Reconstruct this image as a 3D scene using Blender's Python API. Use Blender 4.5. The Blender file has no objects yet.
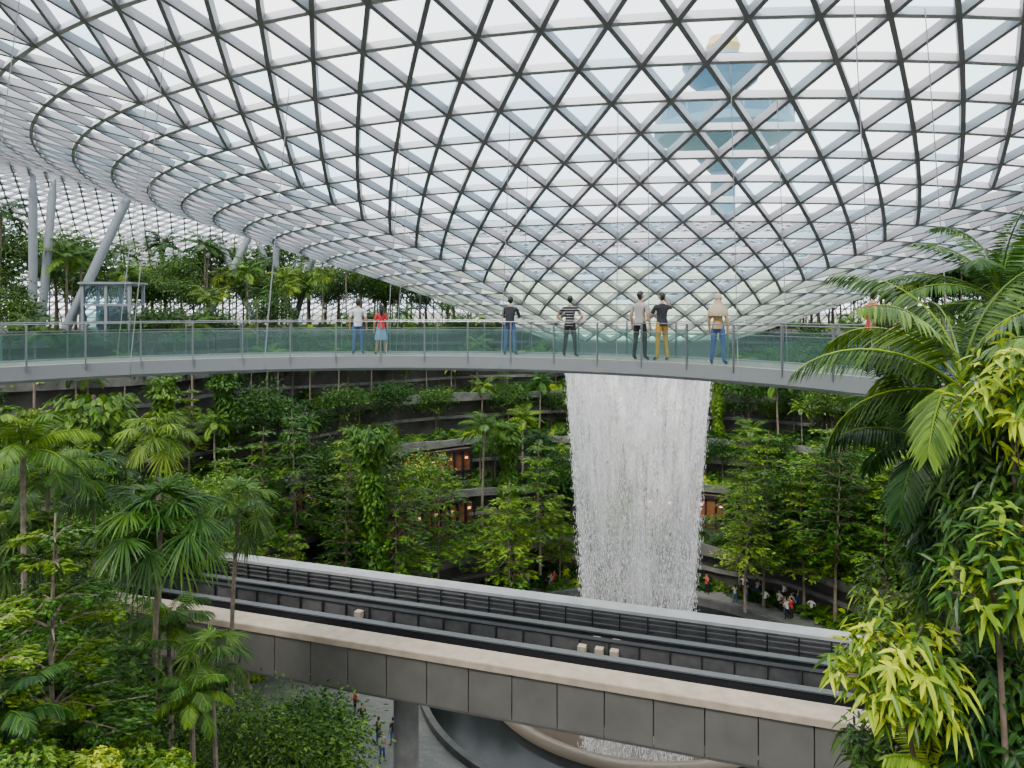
import bpy, math, random
import numpy as np
from mathutils import Vector, Matrix
random.seed(7); rng=np.random.default_rng(7)
scene=bpy.context.scene
F=740.0; HY=306.0
CX,CY=8.8,52.0          # waterfall axis
FLOOR=-26.0
def nz(v): 
    v=np.asarray(v,float); return v/np.maximum(np.linalg.norm(v,axis=-1,keepdims=True),1e-9)
# ------------------------------------------------------------ mesh builder
class MB:
    def __init__(s): s.c=[]; s.n=0
    def add(s,V,Fc,m=0):
        V=np.asarray(V,float).reshape(-1,3); Fc=np.asarray(Fc,int)
        if len(Fc)==0: return
        s.c.append((V,Fc+s.n,m)); s.n+=len(V)
    def box(s,x0,x1,y0,y1,z0,z1,m=0,T=None):
        V=np.array([[x,y,z] for z in(z0,z1) for y in(y0,y1) for x in(x0,x1)],float)
        if T is not None: V=T(V)
        s.add(V,[[0,2,3,1],[4,5,7,6],[0,1,5,4],[2,6,7,3],[0,4,6,2],[1,3,7,5]],m)
    def tube(s,P,R,k=6,m=0,cap=True,flat=None):
        P=np.asarray(P,float); n=len(P); R=np.broadcast_to(np.asarray(R,float),(n,)) 
        T=nz(np.gradient(P,axis=0)); ref=np.array([0,0,1.]) if abs(T[0][2])<.9 else np.array([1.,0,0])
        V=[]; a=np.arange(k)*2*math.pi/k
        x=nz(np.cross(ref,T[0]))
        for i in range(n):
            x=nz(x-T[i]*np.dot(x,T[i])); y=np.cross(T[i],x)
            sx=1 if flat is None else flat
            V.append(P[i]+R[i]*(np.cos(a)[:,None]*x*sx+np.sin(a)[:,None]*y))
        V=np.concatenate(V); i=np.arange(n-1)[:,None]*k; j=np.arange(k)[None,:]; j2=(j+1)%k
        Q=np.stack([i+j,i+j2,i+k+j2,i+k+j],-1).reshape(-1,4)
        s.add(V,Q,m)
        if cap:
            s.add(V[:k],[list(range(k))[::-1]],m); s.add(V[-k:],[list(range(k))],m)
    def lathe(s,prof,k=32,m=0,c=(0,0),a0=0,a1=2*math.pi):
        prof=np.asarray(prof,float); n=len(prof); full=abs(a1-a0-2*math.pi)<1e-6
        A=a0+(a1-a0)*np.arange(k if full else k+1)/k; kk=len(A)
        V=np.stack([c[0]+prof[:,0][:,None]*np.cos(A),c[1]+prof[:,0][:,None]*np.sin(A),np.broadcast_to(prof[:,1][:,None],(n,kk))],-1).reshape(-1,3)
        i=np.arange(n-1)[:,None]*kk; j=np.arange(k)[None,:]; j2=(j+1)%kk
        s.add(V,np.stack([i+j,i+j2,i+kk+j2,i+kk+j],-1).reshape(-1,4),m)
    def leaves(s,B,D,N,L,W,droop=0.2,m=0,hi=False,fold=.18):
        B=np.asarray(B,float); n=len(B)
        if n==0: return
        D=nz(D); L=np.broadcast_to(L,(n,))[:,None]; W=np.broadcast_to(W,(n,))[:,None]
        dr=np.broadcast_to(droop,(n,))[:,None]
        S=nz(np.cross(D,N)); U=np.cross(S,D); Z=np.array([0,0,1.])
        pt=lambda t,w,f=0: B+D*L*t-Z*dr*L*t*t+S*W*w*.5-U*W*f
        if not hi:
            V=np.stack([B,pt(.45,1),pt(1,0),pt(.45,-1)],1).reshape(-1,3)
            o=np.arange(n)[:,None]*4
            s.add(V,o+np.array([0,1,2,3]),m)
        else:
            V=np.stack([B,pt(.28,.9),pt(.28,0,fold),pt(.28,-.9),pt(.65,.75),pt(.65,0,fold),pt(.65,-.75),pt(1,0)],1).reshape(-1,3)
            o=np.arange(n)[:,None]*8
            base=s.n
            s.c.append((V,np.concatenate([o+np.array(q) for q in([1,4,5,2],[2,5,6,3])])+base,m))
            s.n+=len(V)
            s.c.append((np.zeros((0,3)),np.concatenate([o+np.array(q) for q in([0,1,2],[0,2,3],[4,7,5],[5,7,6])])+base,m))
    def mesh(s,name,mats,smooth=False):
        me=bpy.data.meshes.new(name)
        V=np.concatenate([c[0] for c in s.c]); me.vertices.add(len(V)); me.vertices.foreach_set('co',V.ravel())
        lv=np.concatenate([c[1].ravel() for c in s.c]); sz=np.concatenate([np.full(len(c[1]),c[1].shape[1]) for c in s.c])
        mi=np.concatenate([np.full(len(c[1]),c[2]) for c in s.c])
        me.loops.add(len(lv)); me.loops.foreach_set('vertex_index',lv.astype(np.int32))
        me.polygons.add(len(sz)); st=np.concatenate([[0],np.cumsum(sz)[:-1]]); me.polygons.foreach_set('loop_start',st.astype(np.int32))
        me.polygons.foreach_set('material_index',mi.astype(np.int32))
        me.polygons.foreach_set('use_smooth',np.full(len(sz),smooth))
        for m in mats: me.materials.append(m)
        me.update(calc_edges=True); 
        return me
def obj(name,me,loc=(0,0,0),rot=0,sc=1,parent=None):
    o=bpy.data.objects.new(name,me); scene.collection.objects.link(o); o.location=loc; o.rotation_euler=(0,0,rot)
    o.scale=(sc,sc,sc) if np.isscalar(sc) else sc
    if parent: o.parent=parent
    return o
def empty(name):
    o=bpy.data.objects.new(name,None); scene.collection.objects.link(o); return o
# ------------------------------------------------------------ materials
def mat(name,col,rough=.6,metal=0,noise=0,nscale=3,emit=0,spec=.5,bump=0):
    m=bpy.data.materials.new(name); m.use_nodes=True; nt=m.node_tree; b=nt.nodes['Principled BSDF']
    b.inputs['Base Color'].default_value=(*col,1); b.inputs['Roughness'].default_value=rough; b.inputs['Metallic'].default_value=metal
    b.inputs['Specular IOR Level'].default_value=spec
    if emit: b.inputs['Emission Color'].default_value=(*col,1); b.inputs['Emission Strength'].default_value=emit
    if noise:
        tc=nt.nodes.new('ShaderNodeTexCoord'); n=nt.nodes.new('ShaderNodeTexNoise'); n.inputs['Scale'].default_value=nscale; n.inputs['Detail'].default_value=6
        r=nt.nodes.new('ShaderNodeValToRGB'); r.color_ramp.elements[0].position=.3; r.color_ramp.elements[1].position=.7
        r.color_ramp.elements[0].color=(*[c*(1-noise) for c in col],1); r.color_ramp.elements[1].color=(*[min(1,c*(1+noise)) for c in col],1)
        nt.links.new(tc.outputs['Object'],n.inputs['Vector']); nt.links.new(n.outputs['Fac'],r.inputs['Fac']); nt.links.new(r.outputs['Color'],b.inputs['Base Color'])
        if bump:
            bp=nt.nodes.new('ShaderNodeBump'); bp.inputs['Strength'].default_value=bump; nt.links.new(n.outputs['Fac'],bp.inputs['Height']); nt.links.new(bp.outputs['Normal'],b.inputs['Normal'])
    return m
def leafmat(name,dark,light,trans=.26,rough=.38):
    m=bpy.data.materials.new(name); m.use_nodes=True; nt=m.node_tree; b=nt.nodes['Principled BSDF']; out=nt.nodes['Material Output']
    g=nt.nodes.new('ShaderNodeNewGeometry'); r=nt.nodes.new('ShaderNodeValToRGB')
    r.color_ramp.elements[0].color=(*dark,1); r.color_ramp.elements[1].color=(*light,1)
    oi=nt.nodes.new('ShaderNodeObjectInfo'); h=nt.nodes.new('ShaderNodeHueSaturation')
    mr=nt.nodes.new('ShaderNodeMapRange'); mr.inputs['To Min'].default_value=.465; mr.inputs['To Max'].default_value=.52
    mv=nt.nodes.new('ShaderNodeMapRange'); mv.inputs['To Min'].default_value=1.35; mv.inputs['To Max'].default_value=.42
    L=nt.links.new
    L(g.outputs['Random Per Island'],r.inputs['Fac']); L(oi.outputs['Random'],mr.inputs['Value']); L(oi.outputs['Random'],mv.inputs['Value'])
    L(mr.outputs['Result'],h.inputs['Hue']); L(mv.outputs['Result'],h.inputs['Value']); L(r.outputs['Color'],h.inputs['Color'])
    L(h.outputs['Color'],b.inputs['Base Color']); b.inputs['Roughness'].default_value=rough; b.inputs['Specular IOR Level'].default_value=.28
    t=nt.nodes.new('ShaderNodeBsdfTranslucent'); L(h.outputs['Color'],t.inputs['Color'])
    mx=nt.nodes.new('ShaderNodeMixShader'); mx.inputs[0].default_value=trans
    L(b.outputs[0],mx.inputs[1]); L(t.outputs[0],mx.inputs[2]); L(mx.outputs[0],out.inputs['Surface'])
    return m
def glassmat(name,col,gloss=.08,milk=0,milkcol=(.8,.9,.9)):
    m=bpy.data.materials.new(name); m.use_nodes=True; nt=m.node_tree; nt.nodes.remove(nt.nodes['Principled BSDF']); out=nt.nodes['Material Output']
    t=nt.nodes.new('ShaderNodeBsdfTransparent'); t.inputs['Color'].default_value=(*col,1)
    g=nt.nodes.new('ShaderNodeBsdfGlossy'); g.inputs['Roughness'].default_value=.05
    mx=nt.nodes.new('ShaderNodeMixShader'); mx.inputs[0].default_value=gloss
    L=nt.links.new; L(t.outputs[0],mx.inputs[1]); L(g.outputs[0],mx.inputs[2]); last=mx
    if milk:
        d=nt.nodes.new('ShaderNodeBsdfTranslucent'); d.inputs['Color'].default_value=(*milkcol,1)
        m2=nt.nodes.new('ShaderNodeMixShader'); m2.inputs[0].default_value=milk; L(mx.outputs[0],m2.inputs[1]); L(d.outputs[0],m2.inputs[2]); last=m2
    L(last.outputs[0],out.inputs['Surface']); return m
M={}
M['bark']=mat('bark',(.10,.07,.05),.9,noise=.5,nscale=6)
M['barkl']=mat('bark_pale',(.20,.155,.115),.9,noise=.4,nscale=5)
M['ld']=leafmat('leaf_deep',(.006,.030,.004),(.035,.115,.012))
M['lm']=leafmat('leaf_mid',(.014,.060,.005),(.085,.215,.016))
M['ll']=leafmat('leaf_light',(.045,.13,.008),(.19,.36,.025))
M['ly']=leafmat('leaf_lime',(.15,.29,.006),(.42,.56,.025))
M['lo']=leafmat('leaf_orange',(.45,.10,.015),(.65,.30,.03))
M['steel']=mat('roof_steel',(.50,.50,.53),.45,spec=.4)
M['steeld']=mat('roof_steel_diagonal',(.25,.25,.27),.45,spec=.4)
M['gclear']=glassmat('glass_clear',(.98,.99,1),.02)
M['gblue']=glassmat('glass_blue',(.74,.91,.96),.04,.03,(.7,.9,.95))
M['ggreen']=glassmat('glass_green_reflection',(.78,.93,.76),.04,.22,(.85,.97,.74))  # reflected green of the inner roof, painted in as pane tint and milkiness
M['conc']=mat('concrete',(.30,.29,.28),.85,noise=.2,nscale=1.5)
M['concd']=mat('concrete_dark',(.08,.076,.075),.8,noise=.25,nscale=2)
M['colm']=mat('column_paint',(.22,.24,.26),.5)
M['black']=mat('black_rubber',(.010,.010,.012),.7)
M['inox']=mat('stainless',(.22,.225,.23),.35,metal=.7)
# ------------------------------------------------------------ world + light
w=bpy.data.worlds.new('World'); scene.world=w; w.use_nodes=True; nt=w.node_tree
bg=nt.nodes['Background']; bg.inputs['Strength'].default_value=4.2
tc=nt.nodes.new('ShaderNodeTexCoord'); n=nt.nodes.new('ShaderNodeTexNoise'); n.inputs['Scale'].default_value=2.2; n.inputs['Detail'].default_value=5
r=nt.nodes.new('ShaderNodeValToRGB'); r.color_ramp.elements[0].color=(.66,.78,.90,1); r.color_ramp.elements[0].position=.35; r.color_ramp.elements[1].color=(1,1,1,1); r.color_ramp.elements[1].position=.60
nt.links.new(tc.outputs['Generated'],n.inputs['Vector']); nt.links.new(n.outputs['Fac'],r.inputs['Fac']); nt.links.new(r.outputs['Color'],bg.inputs['Color'])
sd=bpy.data.lights.new('sun','SUN'); sd.energy=6.5; sd.angle=math.radians(14); sd.color=(1,.96,.88)
so=bpy.data.objects.new('sun',sd); scene.collection.objects.link(so); so.location=(0,0,60); so.rotation_euler=(math.radians(32),math.radians(-20),0)
# camera
cd=bpy.data.cameras.new('camera'); cam=bpy.data.objects.new('camera',cd); scene.collection.objects.link(cam); scene.camera=cam
cd.sensor_width=36; cd.lens=F/1024*36; cam.location=(0,0,0); cam.rotation_euler=(math.radians(90),0,0)
cd.shift_y=-(384-HY)/1024; cd.clip_end=2000; cd.clip_start=.05
# ------------------------------------------------------------ roof
_rc=np.array([0,6,10,16.7,25,32.4,40,46,51,56,61,66,73,80,86,91,95,99]); _zc=np.array([-3.6,-2.2,-.8,1.7,4.3,6.7,9.3,11.0,11.9,12.2,11.6,10.2,7.8,4.8,1.6,-1.6,-5,-9])
_rr=np.linspace(0,99,400); _zz=np.interp(_rr,_rc,_zc); _k=np.hanning(21); _k/=_k.sum(); _zs=np.convolve(np.pad(_zz,10,mode='edge'),_k,'valid'); _zs[:24]=_zz[:24]
def roofz(r): return np.interp(r,_rr,_zs)
H=1.62; K0,K1=4,59; PH0=math.radians(-99.4+30)
RV=[]
def ringstart(k): return 3*k*(k-1)-3*K0*(K0-1)
for k in range(K0,K1+1):
    rr=H*k; a=PH0+2*math.pi*np.arange(6*k)/(6*k)
    RV.append(np.stack([CX+rr*np.cos(a),CY+rr*np.sin(a),np.full(6*k,roofz(rr))],-1))
RV=np.concatenate(RV)
tris=[]; diag=[]; ring=[]
for k in range(K0,K1+1):
    s0=ringstart(k); n6=6*k
    for j in range(n6): ring.append((s0+j,s0+(j+1)%n6))
    if k==K1: break
    s1=ringstart(k+1); m6=6*(k+1)
    for s in range(6):
        for i in range(k+1):
            A=s0+(s*k+i)%n6; B0=s1+(s*(k+1)+i)%m6; B1=s1+(s*(k+1)+i+1)%m6
            tris.append((A,B0,B1)); diag.append((A,B0))
            if i<k:
                A1=s0+(s*k+i+1)%n6
                tris.append((A,B1,A1)); diag.append((A,B1))
tris=np.array(tris); diag=list(set(diag))
def snorm(P):
    r=np.hypot(P[:,0]-CX,P[:,1]-CY); e=.5; dz=(roofz(r+e)-roofz(r-e))/(2*e)
    ux=(P[:,0]-CX)/r; uy=(P[:,1]-CY)/r
    return nz(np.stack([-dz*ux,-dz*uy,np.ones_like(r)],-1))
def beams(mb,E,wd,dp,m):
    E=np.array(E); P=RV[E[:,0]];Q=RV[E[:,1]]; N=snorm((P+Q)/2); D=nz(Q-P); S=np.cross(D,N)*wd/2; T=-N*dp
    V=np.stack([P-S,P+S,P+S+T,P-S+T,Q-S,Q+S,Q+S+T,Q-S+T],1).reshape(-1,3); o=np.arange(len(E))[:,None]*8
    mb.add(V,np.concatenate([o+np.array(q) for q in([0,1,5,4],[1,2,6,5],[2,3,7,6],[3,0,4,7])]),m)
mb=MB(); beams(mb,ring,.14,.25,0); beams(mb,diag,.135,.28,1)
a=np.linspace(0,2*math.pi,65); mb.tube(np.stack([CX+H*K0*np.cos(a),CY+H*K0*np.sin(a),np.full(65,roofz(H*K0)-.1)],-1),.22,8,0,cap=False)
mb.lathe([(5.2,-3.2),(6.45,-2.05),(6.5,-2.35),(5.25,-3.5),(5.2,-3.2)],64,0,(CX,CY))
gl=MB(); Vn=RV+snorm(RV)*.02
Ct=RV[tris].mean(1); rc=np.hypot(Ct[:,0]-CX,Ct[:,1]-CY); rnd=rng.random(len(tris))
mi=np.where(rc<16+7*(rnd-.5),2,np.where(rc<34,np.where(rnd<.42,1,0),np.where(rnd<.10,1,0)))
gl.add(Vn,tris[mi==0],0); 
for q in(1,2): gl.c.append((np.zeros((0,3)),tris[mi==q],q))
roof=empty('glass_dome_roof')
obj('steel_diagrid',mb.mesh('steel_diagrid',[M['steel'],M['steeld']]),parent=roof)
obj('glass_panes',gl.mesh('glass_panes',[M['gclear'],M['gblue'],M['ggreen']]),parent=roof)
def column(px,d,dx,dy,rad=.42):
    x=(px-512)/F*d; z0=-3.2; tx,ty=x+dx,d+dy; zt=float(roofz(math.hypot(tx-CX,ty-CY)))-.3
    m=MB(); P=np.array([[x,d,z0],[x+dx*.1,d+dy*.1,z0+(zt-z0)*.1],[x+dx*.9,d+dy*.9,z0+(zt-z0)*.9],[tx,ty,zt]])
    m.tube(P,[rad*.6,rad,rad,rad*.5],14,0); m.box(x-.6,x+.6,d-.6,d+.6,z0-.3,z0+.25,1)
    obj('roof_support_column',m.mesh('roof_support_column',[M['colm'],M['conc']],True))
for a_ in [(33,66,0,0,.36),(40,67,0,2,.36),(60,67,5,3),(292,100,5,-2),(300,100,-7,3),(258,98,-6,2),(275,99,.2,0),(905,90,-5,0),(930,90,4,3),(975,88,7,3),(200,90,6,4)]: column(*a_)
# ------------------------------------------------------------ terraces
LR=[20,26,31,37,43,50]; LZ=[-22.5,-18.5,-14.5,-10.5,-6.5,-3.2]; RMAX=97
def sfac(x,y):
    th=abs(math.degrees(math.atan2(x-CX,-(y-CY))))
    t=min(1,max(0,(112-th)/58)); t=t*t*(3-2*t); return 1+1.25*t
def wob(i,th): return 1+.028*np.sin(5*th+i*1.7)+.016*np.sin(11*th+i*2.9)
def ground(x,y):
    r=math.hypot(x-CX,y-CY)/sfac(x,y); z=FLOOR; th=math.atan2(y-CY,x-CX)
    for i,(a_,b_) in enumerate(zip(LR,LZ)):
        if r>=a_*wob(i,th): z=b_
    return z
TH=np.linspace(0,2*math.pi,361)[:-1]
SF=np.array([sfac(CX+math.cos(t),CY+math.sin(t)) for t in TH])
def ringV(R,z): R=np.minimum(R,RMAX); return np.stack([CX+R*np.cos(TH),CY+R*np.sin(TH),np.full(len(TH),z)],-1)
def strip(mb,rings,m):
    n=len(TH); V=np.concatenate(rings); j=np.arange(n)
    Q=np.concatenate([np.stack([i*n+j,i*n+(j+1)%n,(i+1)*n+(j+1)%n,(i+1)*n+j],-1) for i in range(len(rings)-1)])
    mb.add(V,Q,m)
M['soil']=mat('planting_soil',(.025,.04,.012),.95,noise=.6,nscale=1.5,bump=.5)
M['wall']=mat('terrace_cladding',(.055,.048,.042),.7,noise=.4,nscale=.6)
M['slab']=mat('terrace_slab_edge',(.15,.14,.13),.8,noise=.35,nscale=1)
pav=bpy.data.materials.new('floor_paving'); pav.use_nodes=True; nt=pav.node_tree; b=nt.nodes['Principled BSDF']
tc=nt.nodes.new('ShaderNodeTexCoord'); br=nt.nodes.new('ShaderNodeTexBrick'); br.inputs['Scale'].default_value=1.0; br.inputs['Color1'].default_value=(.17,.16,.15,1); br.inputs['Color2'].default_value=(.12,.115,.11,1); br.inputs['Mortar'].default_value=(.1,.1,.1,1); br.inputs['Mortar Size'].default_value=.015
nt.links.new(tc.outputs['Object'],br.inputs['Vector']); nt.links.new(br.outputs['Color'],b.inputs['Base Color']); b.inputs['Roughness'].default_value=.6
fl=MB(); strip(fl,[ringV(15+0*SF,FLOOR),ringV((LR[0]+1.2)*SF,FLOOR)],0)
fl.lathe([(15.3,FLOOR+.45),(14.9,FLOOR+.45),(14.9,FLOOR-.8)],96,1,(CX,CY)); fl.lathe([(15.3,FLOOR),(15.3,FLOOR+.45)],96,1,(CX,CY))
obj('floor',fl.mesh('floor',[pav,M['concd']]))
te=MB()
for i,(R,z) in enumerate(zip(LR,LZ)):
    z0=FLOOR if i==0 else LZ[i-1]; RS=R*SF*wob(i,TH); Rn=(LR[i+1]*SF*wob(i+1,TH) if i<5 else np.full(len(TH),RMAX))
    strip(te,[ringV(RS,z0-.05),ringV(RS,z-.45)],1)
    hh=.25+.3*np.clip(np.sin(7*TH+i*2),0,1)
    up=ringV(RS-.9,z); up[:,2]+=hh; up2=ringV(RS-.6,z); up2[:,2]+=hh
    strip(te,[ringV(RS,z-.45),ringV(RS-.9,z-.45),up,up2,ringV(RS-.6,z-.02),ringV(RS,z-.02)],2)
    strip(te,[ringV(RS,z-.02),ringV(Rn,z-.02)],0)
    strip(te,[ringV(RS-.35,z0+1.5),ringV(RS-.35,z0+1.8),ringV(RS,z0+1.8)],2)
obj('garden_terraces',te.mesh('garden_terraces',[M['soil'],M['wall'],M['slab']]))
g=MB(); g.lathe([(96.5,-8),(900,-8)],64,0,(CX,CY)); obj('ground',g.mesh('ground',[mat('outside_ground',(.16,.18,.13),.9,noise=.3,nscale=.05)]))
M['water']=mat('pool_water',(.006,.008,.009),.12)
m=MB(); m.lathe([(10.4,FLOOR-.25),(14.95,FLOOR-.25)],96,0,(CX,CY)); obj('reflecting_pool',m.mesh('reflecting_pool',[M['water']]))
m=MB(); prof=[(10.7,FLOOR-.3),(10.7,FLOOR+.35),(10.3,FLOOR+.35),(9.6,-27.4),(8,-30),(6.8,-33.5),(6.3,-38)]
m.lathe(prof,96,0,(CX,CY)); m.lathe([(0.01,-38),(6.3,-38)],48,1,(CX,CY))
obj('acrylic_funnel',m.mesh('acrylic_funnel',[mat('acrylic_pale',(.19,.15,.115),.35),M['water']],True))
# waterfall
wf=bpy.data.materials.new('falling_water'); wf.use_nodes=True; nt=wf.node_tree; out=nt.nodes['Material Output']
L=nt.links.new
tc=nt.nodes.new('ShaderNodeTexCoord')
def noise_(sc,det,ro,mscale):
    mp=nt.nodes.new('ShaderNodeMapping'); mp.inputs['Scale'].default_value=mscale; n=nt.nodes.new('ShaderNodeTexNoise'); n.inputs['Scale'].default_value=sc; n.inputs['Detail'].default_value=det; n.inputs['Roughness'].default_value=ro
    L(tc.outputs['Object'],mp.inputs['Vector']); L(mp.outputs[0],n.inputs['Vector']); return n
na=noise_(3.5,4,.6,(1,1,.04)); nb=noise_(12,3,.8,(1,1,.25)); nc=noise_(.6,3,.6,(1,1,.35))
def mth(op,a,b=None,v=None):
    q=nt.nodes.new('ShaderNodeMath'); q.operation=op; L(a,q.inputs[0])
    if b is not None: L(b,q.inputs[1])
    else: q.inputs[1].default_value=v
    return q.outputs[0]
def mrg(a,f0,f1,t0,t1):
    q=nt.nodes.new('ShaderNodeMapRange'); q.inputs['From Min'].default_value=f0; q.inputs['From Max'].default_value=f1; q.inputs['To Min'].default_value=t0; q.inputs['To Max'].default_value=t1; L(a,q.inputs['Value']); return q.outputs[0]
sx=nt.nodes.new('ShaderNodeSeparateXYZ'); L(tc.outputs['Object'],sx.inputs[0])
al=mth('MULTIPLY',na.outputs['Fac'],nb.outputs['Fac']); al=mrg(al,.12,.36,.08,.66); al=mth('MULTIPLY',al,mrg(nc.outputs['Fac'],.35,.65,.45,1.15)); al=mth('MULTIPLY',al,mrg(sx.outputs['Z'],-24,-5,.6,1.4))
tr=nt.nodes.new('ShaderNodeBsdfTransparent'); df=nt.nodes.new('ShaderNodeBsdfDiffuse'); df.inputs['Color'].default_value=(1,.94,.975,1); tl=nt.nodes.new('ShaderNodeBsdfTranslucent'); tl.inputs['Color'].default_value=(1,.94,.975,1)
m1=nt.nodes.new('ShaderNodeMixShader'); m1.inputs[0].default_value=.35; m2=nt.nodes.new('ShaderNodeMixShader')
L(df.outputs[0],m1.inputs[1]); L(tl.outputs[0],m1.inputs[2]); L(al,m2.inputs[0]); L(tr.outputs[0],m2.inputs[1]); L(m1.outputs[0],m2.inputs[2]); L(m2.outputs[0],out.inputs['Surface'])
def wrad(z): return 5.25-1.4*np.clip((-3-z)/17,0,1.15)**.8
drop=bpy.data.materials.new('water_drops'); drop.use_nodes=True; nt=drop.node_tree; b=nt.nodes['Principled BSDF']; b.inputs['Base Color'].default_value=(1,.95,.98,1); b.inputs['Roughness'].default_value=.6
m=MB(); zz=np.linspace(-3.1,-37.5,40); m.lathe(np.stack([wrad(zz),zz],-1),128,0)
nd=36000; th=rng.random(nd)*2*math.pi; z=-3.2-34*rng.random(nd)**.9; sp_=.014+.045*np.clip((-3-z)/25,0,1); rr=wrad(z)*(1+rng.normal(0,1,nd)*sp_); sz=rng.uniform(.006,.015,nd); ln=sz*rng.uniform(4,16,nd)
C=np.stack([rr*np.cos(th),rr*np.sin(th),z],-1); X=np.array([1,0,0.]);Y=np.array([0,1.,0]);Z=np.array([0,0,1.])
s_=sz[:,None]; l_=ln[:,None]
V=np.stack([C+Z*l_,C+X*s_,C+Y*s_,C-X*s_,C-Y*s_,C-Z*l_],1).reshape(-1,3); o=np.arange(nd)[:,None]*6
m.add(V,np.concatenate([o+np.array(q) for q in([0,1,2],[0,2,3],[0,3,4],[0,4,1],[5,2,1],[5,3,2],[5,4,3],[5,1,4])]),1)
obj('waterfall',m.mesh('waterfall',[wf,drop],True),(CX,CY,0))
# ------------------------------------------------------------ skytrain guideway
t_=np.array([-2.97,1])/math.hypot(2.97,1); n_=np.array([1,2.97])/math.hypot(2.97,1); P0=np.array([0,27.7]); ZT=-13.5
def TL(V):
    W=V.copy(); W[:,:2]=P0+V[:,0:1]*t_+V[:,1:2]*n_; W[:,2]=V[:,2]+ZT; return W
S0,S1=-42,44
panel=mat('girder_panel',(.12,.113,.10),.75,noise=.15,nscale=.8); beige=mat('parapet_beige',(.42,.33,.245),.8,noise=.15,nscale=2); rail=mat('rail_steel',(.10,.10,.105),.5); lg=mat('parapet_top_grey',(.36,.35,.35),.7,noise=.15,nscale=1)
tk=MB()
tk.box(S0,S1,.12,6.2,-1.7,-.75,3,TL)
s=S0
while s<S1:
    tk.box(s+.02,s+1.73,-.02,.12,-2.0,-.22,0,TL); s+=1.75
tk.box(S0,S1,.0,.14,-2.1,-2.0,1,TL); tk.box(S0,S1,-.1,.95,-.20,0,2,TL); tk.box(S0,S1,-.13,-.1,-.26,-.02,2,TL); tk.box(S0,S1,.8,.95,-.75,-.2,1,TL)
for u in(1.25,2.45,3.55,4.75): tk.box(S0,S1,u,u+.4,-.75,-.55,1,TL); tk.box(S0,S1,u+.12,u+.2,-.55,-.42,4,TL)
for u in(2.0,4.3): 
    tk.box(S0,S1,u,u+.07,-.55,-.25,3,TL); tk.box(S0,S1,u+.2,u+.25,-.5,-.2,3,TL); tk.box(S0,S1,u-.05,u+.3,-.2,-.14,4,TL)
tk.box(S0,S1,3.1,3.3,-.75,.0,1,TL); tk.box(S0,S1,3.05,3.35,0,.06,3,TL)
tk.box(S0,S1,5.55,5.65,-.75,.25,1,TL); tk.box(S0,S1,5.5,6.3,.25,.38,5,TL); tk.box(S0,S1,6.15,6.3,-2.0,.25,0,TL)
for zr in(-.35,-.1,.1): tk.box(S0,S1,5.44,5.5,zr,zr+.05,4,TL)
s=S0+.5
while s<S1:
    for u in(1.15,3.4): tk.box(s,s+.18,u,u+1.9,-.74,-.62,4,TL)
    tk.box(s,s+.06,5.4,5.5,-.7,.25,3,TL); tk.box(s,s+.05,2.95,3.05,-.7,.1,3,TL); s+=1.2
for s,u in((-3.5,2.6),(-2.9,2.6),(-2.2,2.6),(-3.4,3.45),(-2.6,3.45),(8,2.7)): tk.box(s,s+.32,u,u+.3,-.4,-.1,2,TL); tk.box(s+.05,s+.27,u+.08,u+.22,-.75,-.4,1,TL)
for s in(5.9,-22,27):
    c=TL(np.array([[s,3.0,0]]))[0]
    tk.lathe([(.55,FLOOR),(.55,-16.4),(.9,-15.6),(1.3,-15.15)],28,6,(c[0],c[1])); tk.box(s-.9,s+.9,.4,5.8,-2.3,-1.6,6,TL)
obj('train_guideway',tk.mesh('train_guideway',[panel,M['concd'],beige,M['black'],rail,lg,M['conc']]))
# ------------------------------------------------------------ canopy bridge
BX,BY,BR=-3.435,10.46,12.34; BW=2.5; DK=-1.6
A0,A1=math.radians(146),math.radians(24)
def bpath(n=160):
    aa=np.linspace(A0,A1,n); P=[];N=[]
    e0=np.array([math.cos(A0),math.sin(A0)]); tan0=np.array([-math.sin(A0),math.cos(A0)])
    for q in np.linspace(12,0.4,14): P.append(np.array([BX,BY])+e0*BR+tan0*q); N.append(e0)
    for a in aa: e=np.array([math.cos(a),math.sin(a)]); P.append(np.array([BX,BY])+e*BR); N.append(e)
    e1=np.array([math.cos(A1),math.sin(A1)]); tan1=np.array([math.sin(A1),-math.cos(A1)])
    for q in np.linspace(.4,2.2,4): P.append(np.array([BX,BY])+e1*BR+tan1*q); N.append(e1)
    return np.array(P),np.array(N)
BP,BN=bpath()
def sweep(mb,prof,m,closed=True):
    prof=np.array(prof,float); n=len(BP); k=len(prof)
    V=np.zeros((n,k,3)); V[:,:,:2]=BP[:,None,:]+BN[:,None,:]*prof[None,:,0:1]; V[:,:,2]=DK+prof[:,1]
    i=np.arange(n-1)[:,None]*k; kk=k if closed else k-1; j=np.arange(kk)[None,:]; j2=(j+1)%k
    mb.add(V.reshape(-1,3),np.stack([i+j,i+k+j,i+k+j2,i+j2],-1).reshape(-1,4),m)
def rect(u0,u1,z0,z1): return [(u0,z0),(u1,z0),(u1,z1),(u0,z1)]
fas=mat('bridge_fascia',(.21,.22,.225),.45,spec=.5); deckm=mat('bridge_deck',(.20,.17,.14),.7,noise=.2,nscale=3)
bg_=glassmat('balustrade_glass',(.82,.92,.90),.05,.04,(.5,.68,.64))
bm=MB()
sweep(bm,[(0,-.30),(.06,-.38),(BW-.06,-.38),(BW,-.30),(BW,-.02),(BW,.06),(BW-.12,.06),(BW-.12,.0),(.12,.0),(.12,.06),(0,.06)],0)
sweep(bm,rect(.12,BW-.12,.0,.015),1)
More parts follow.
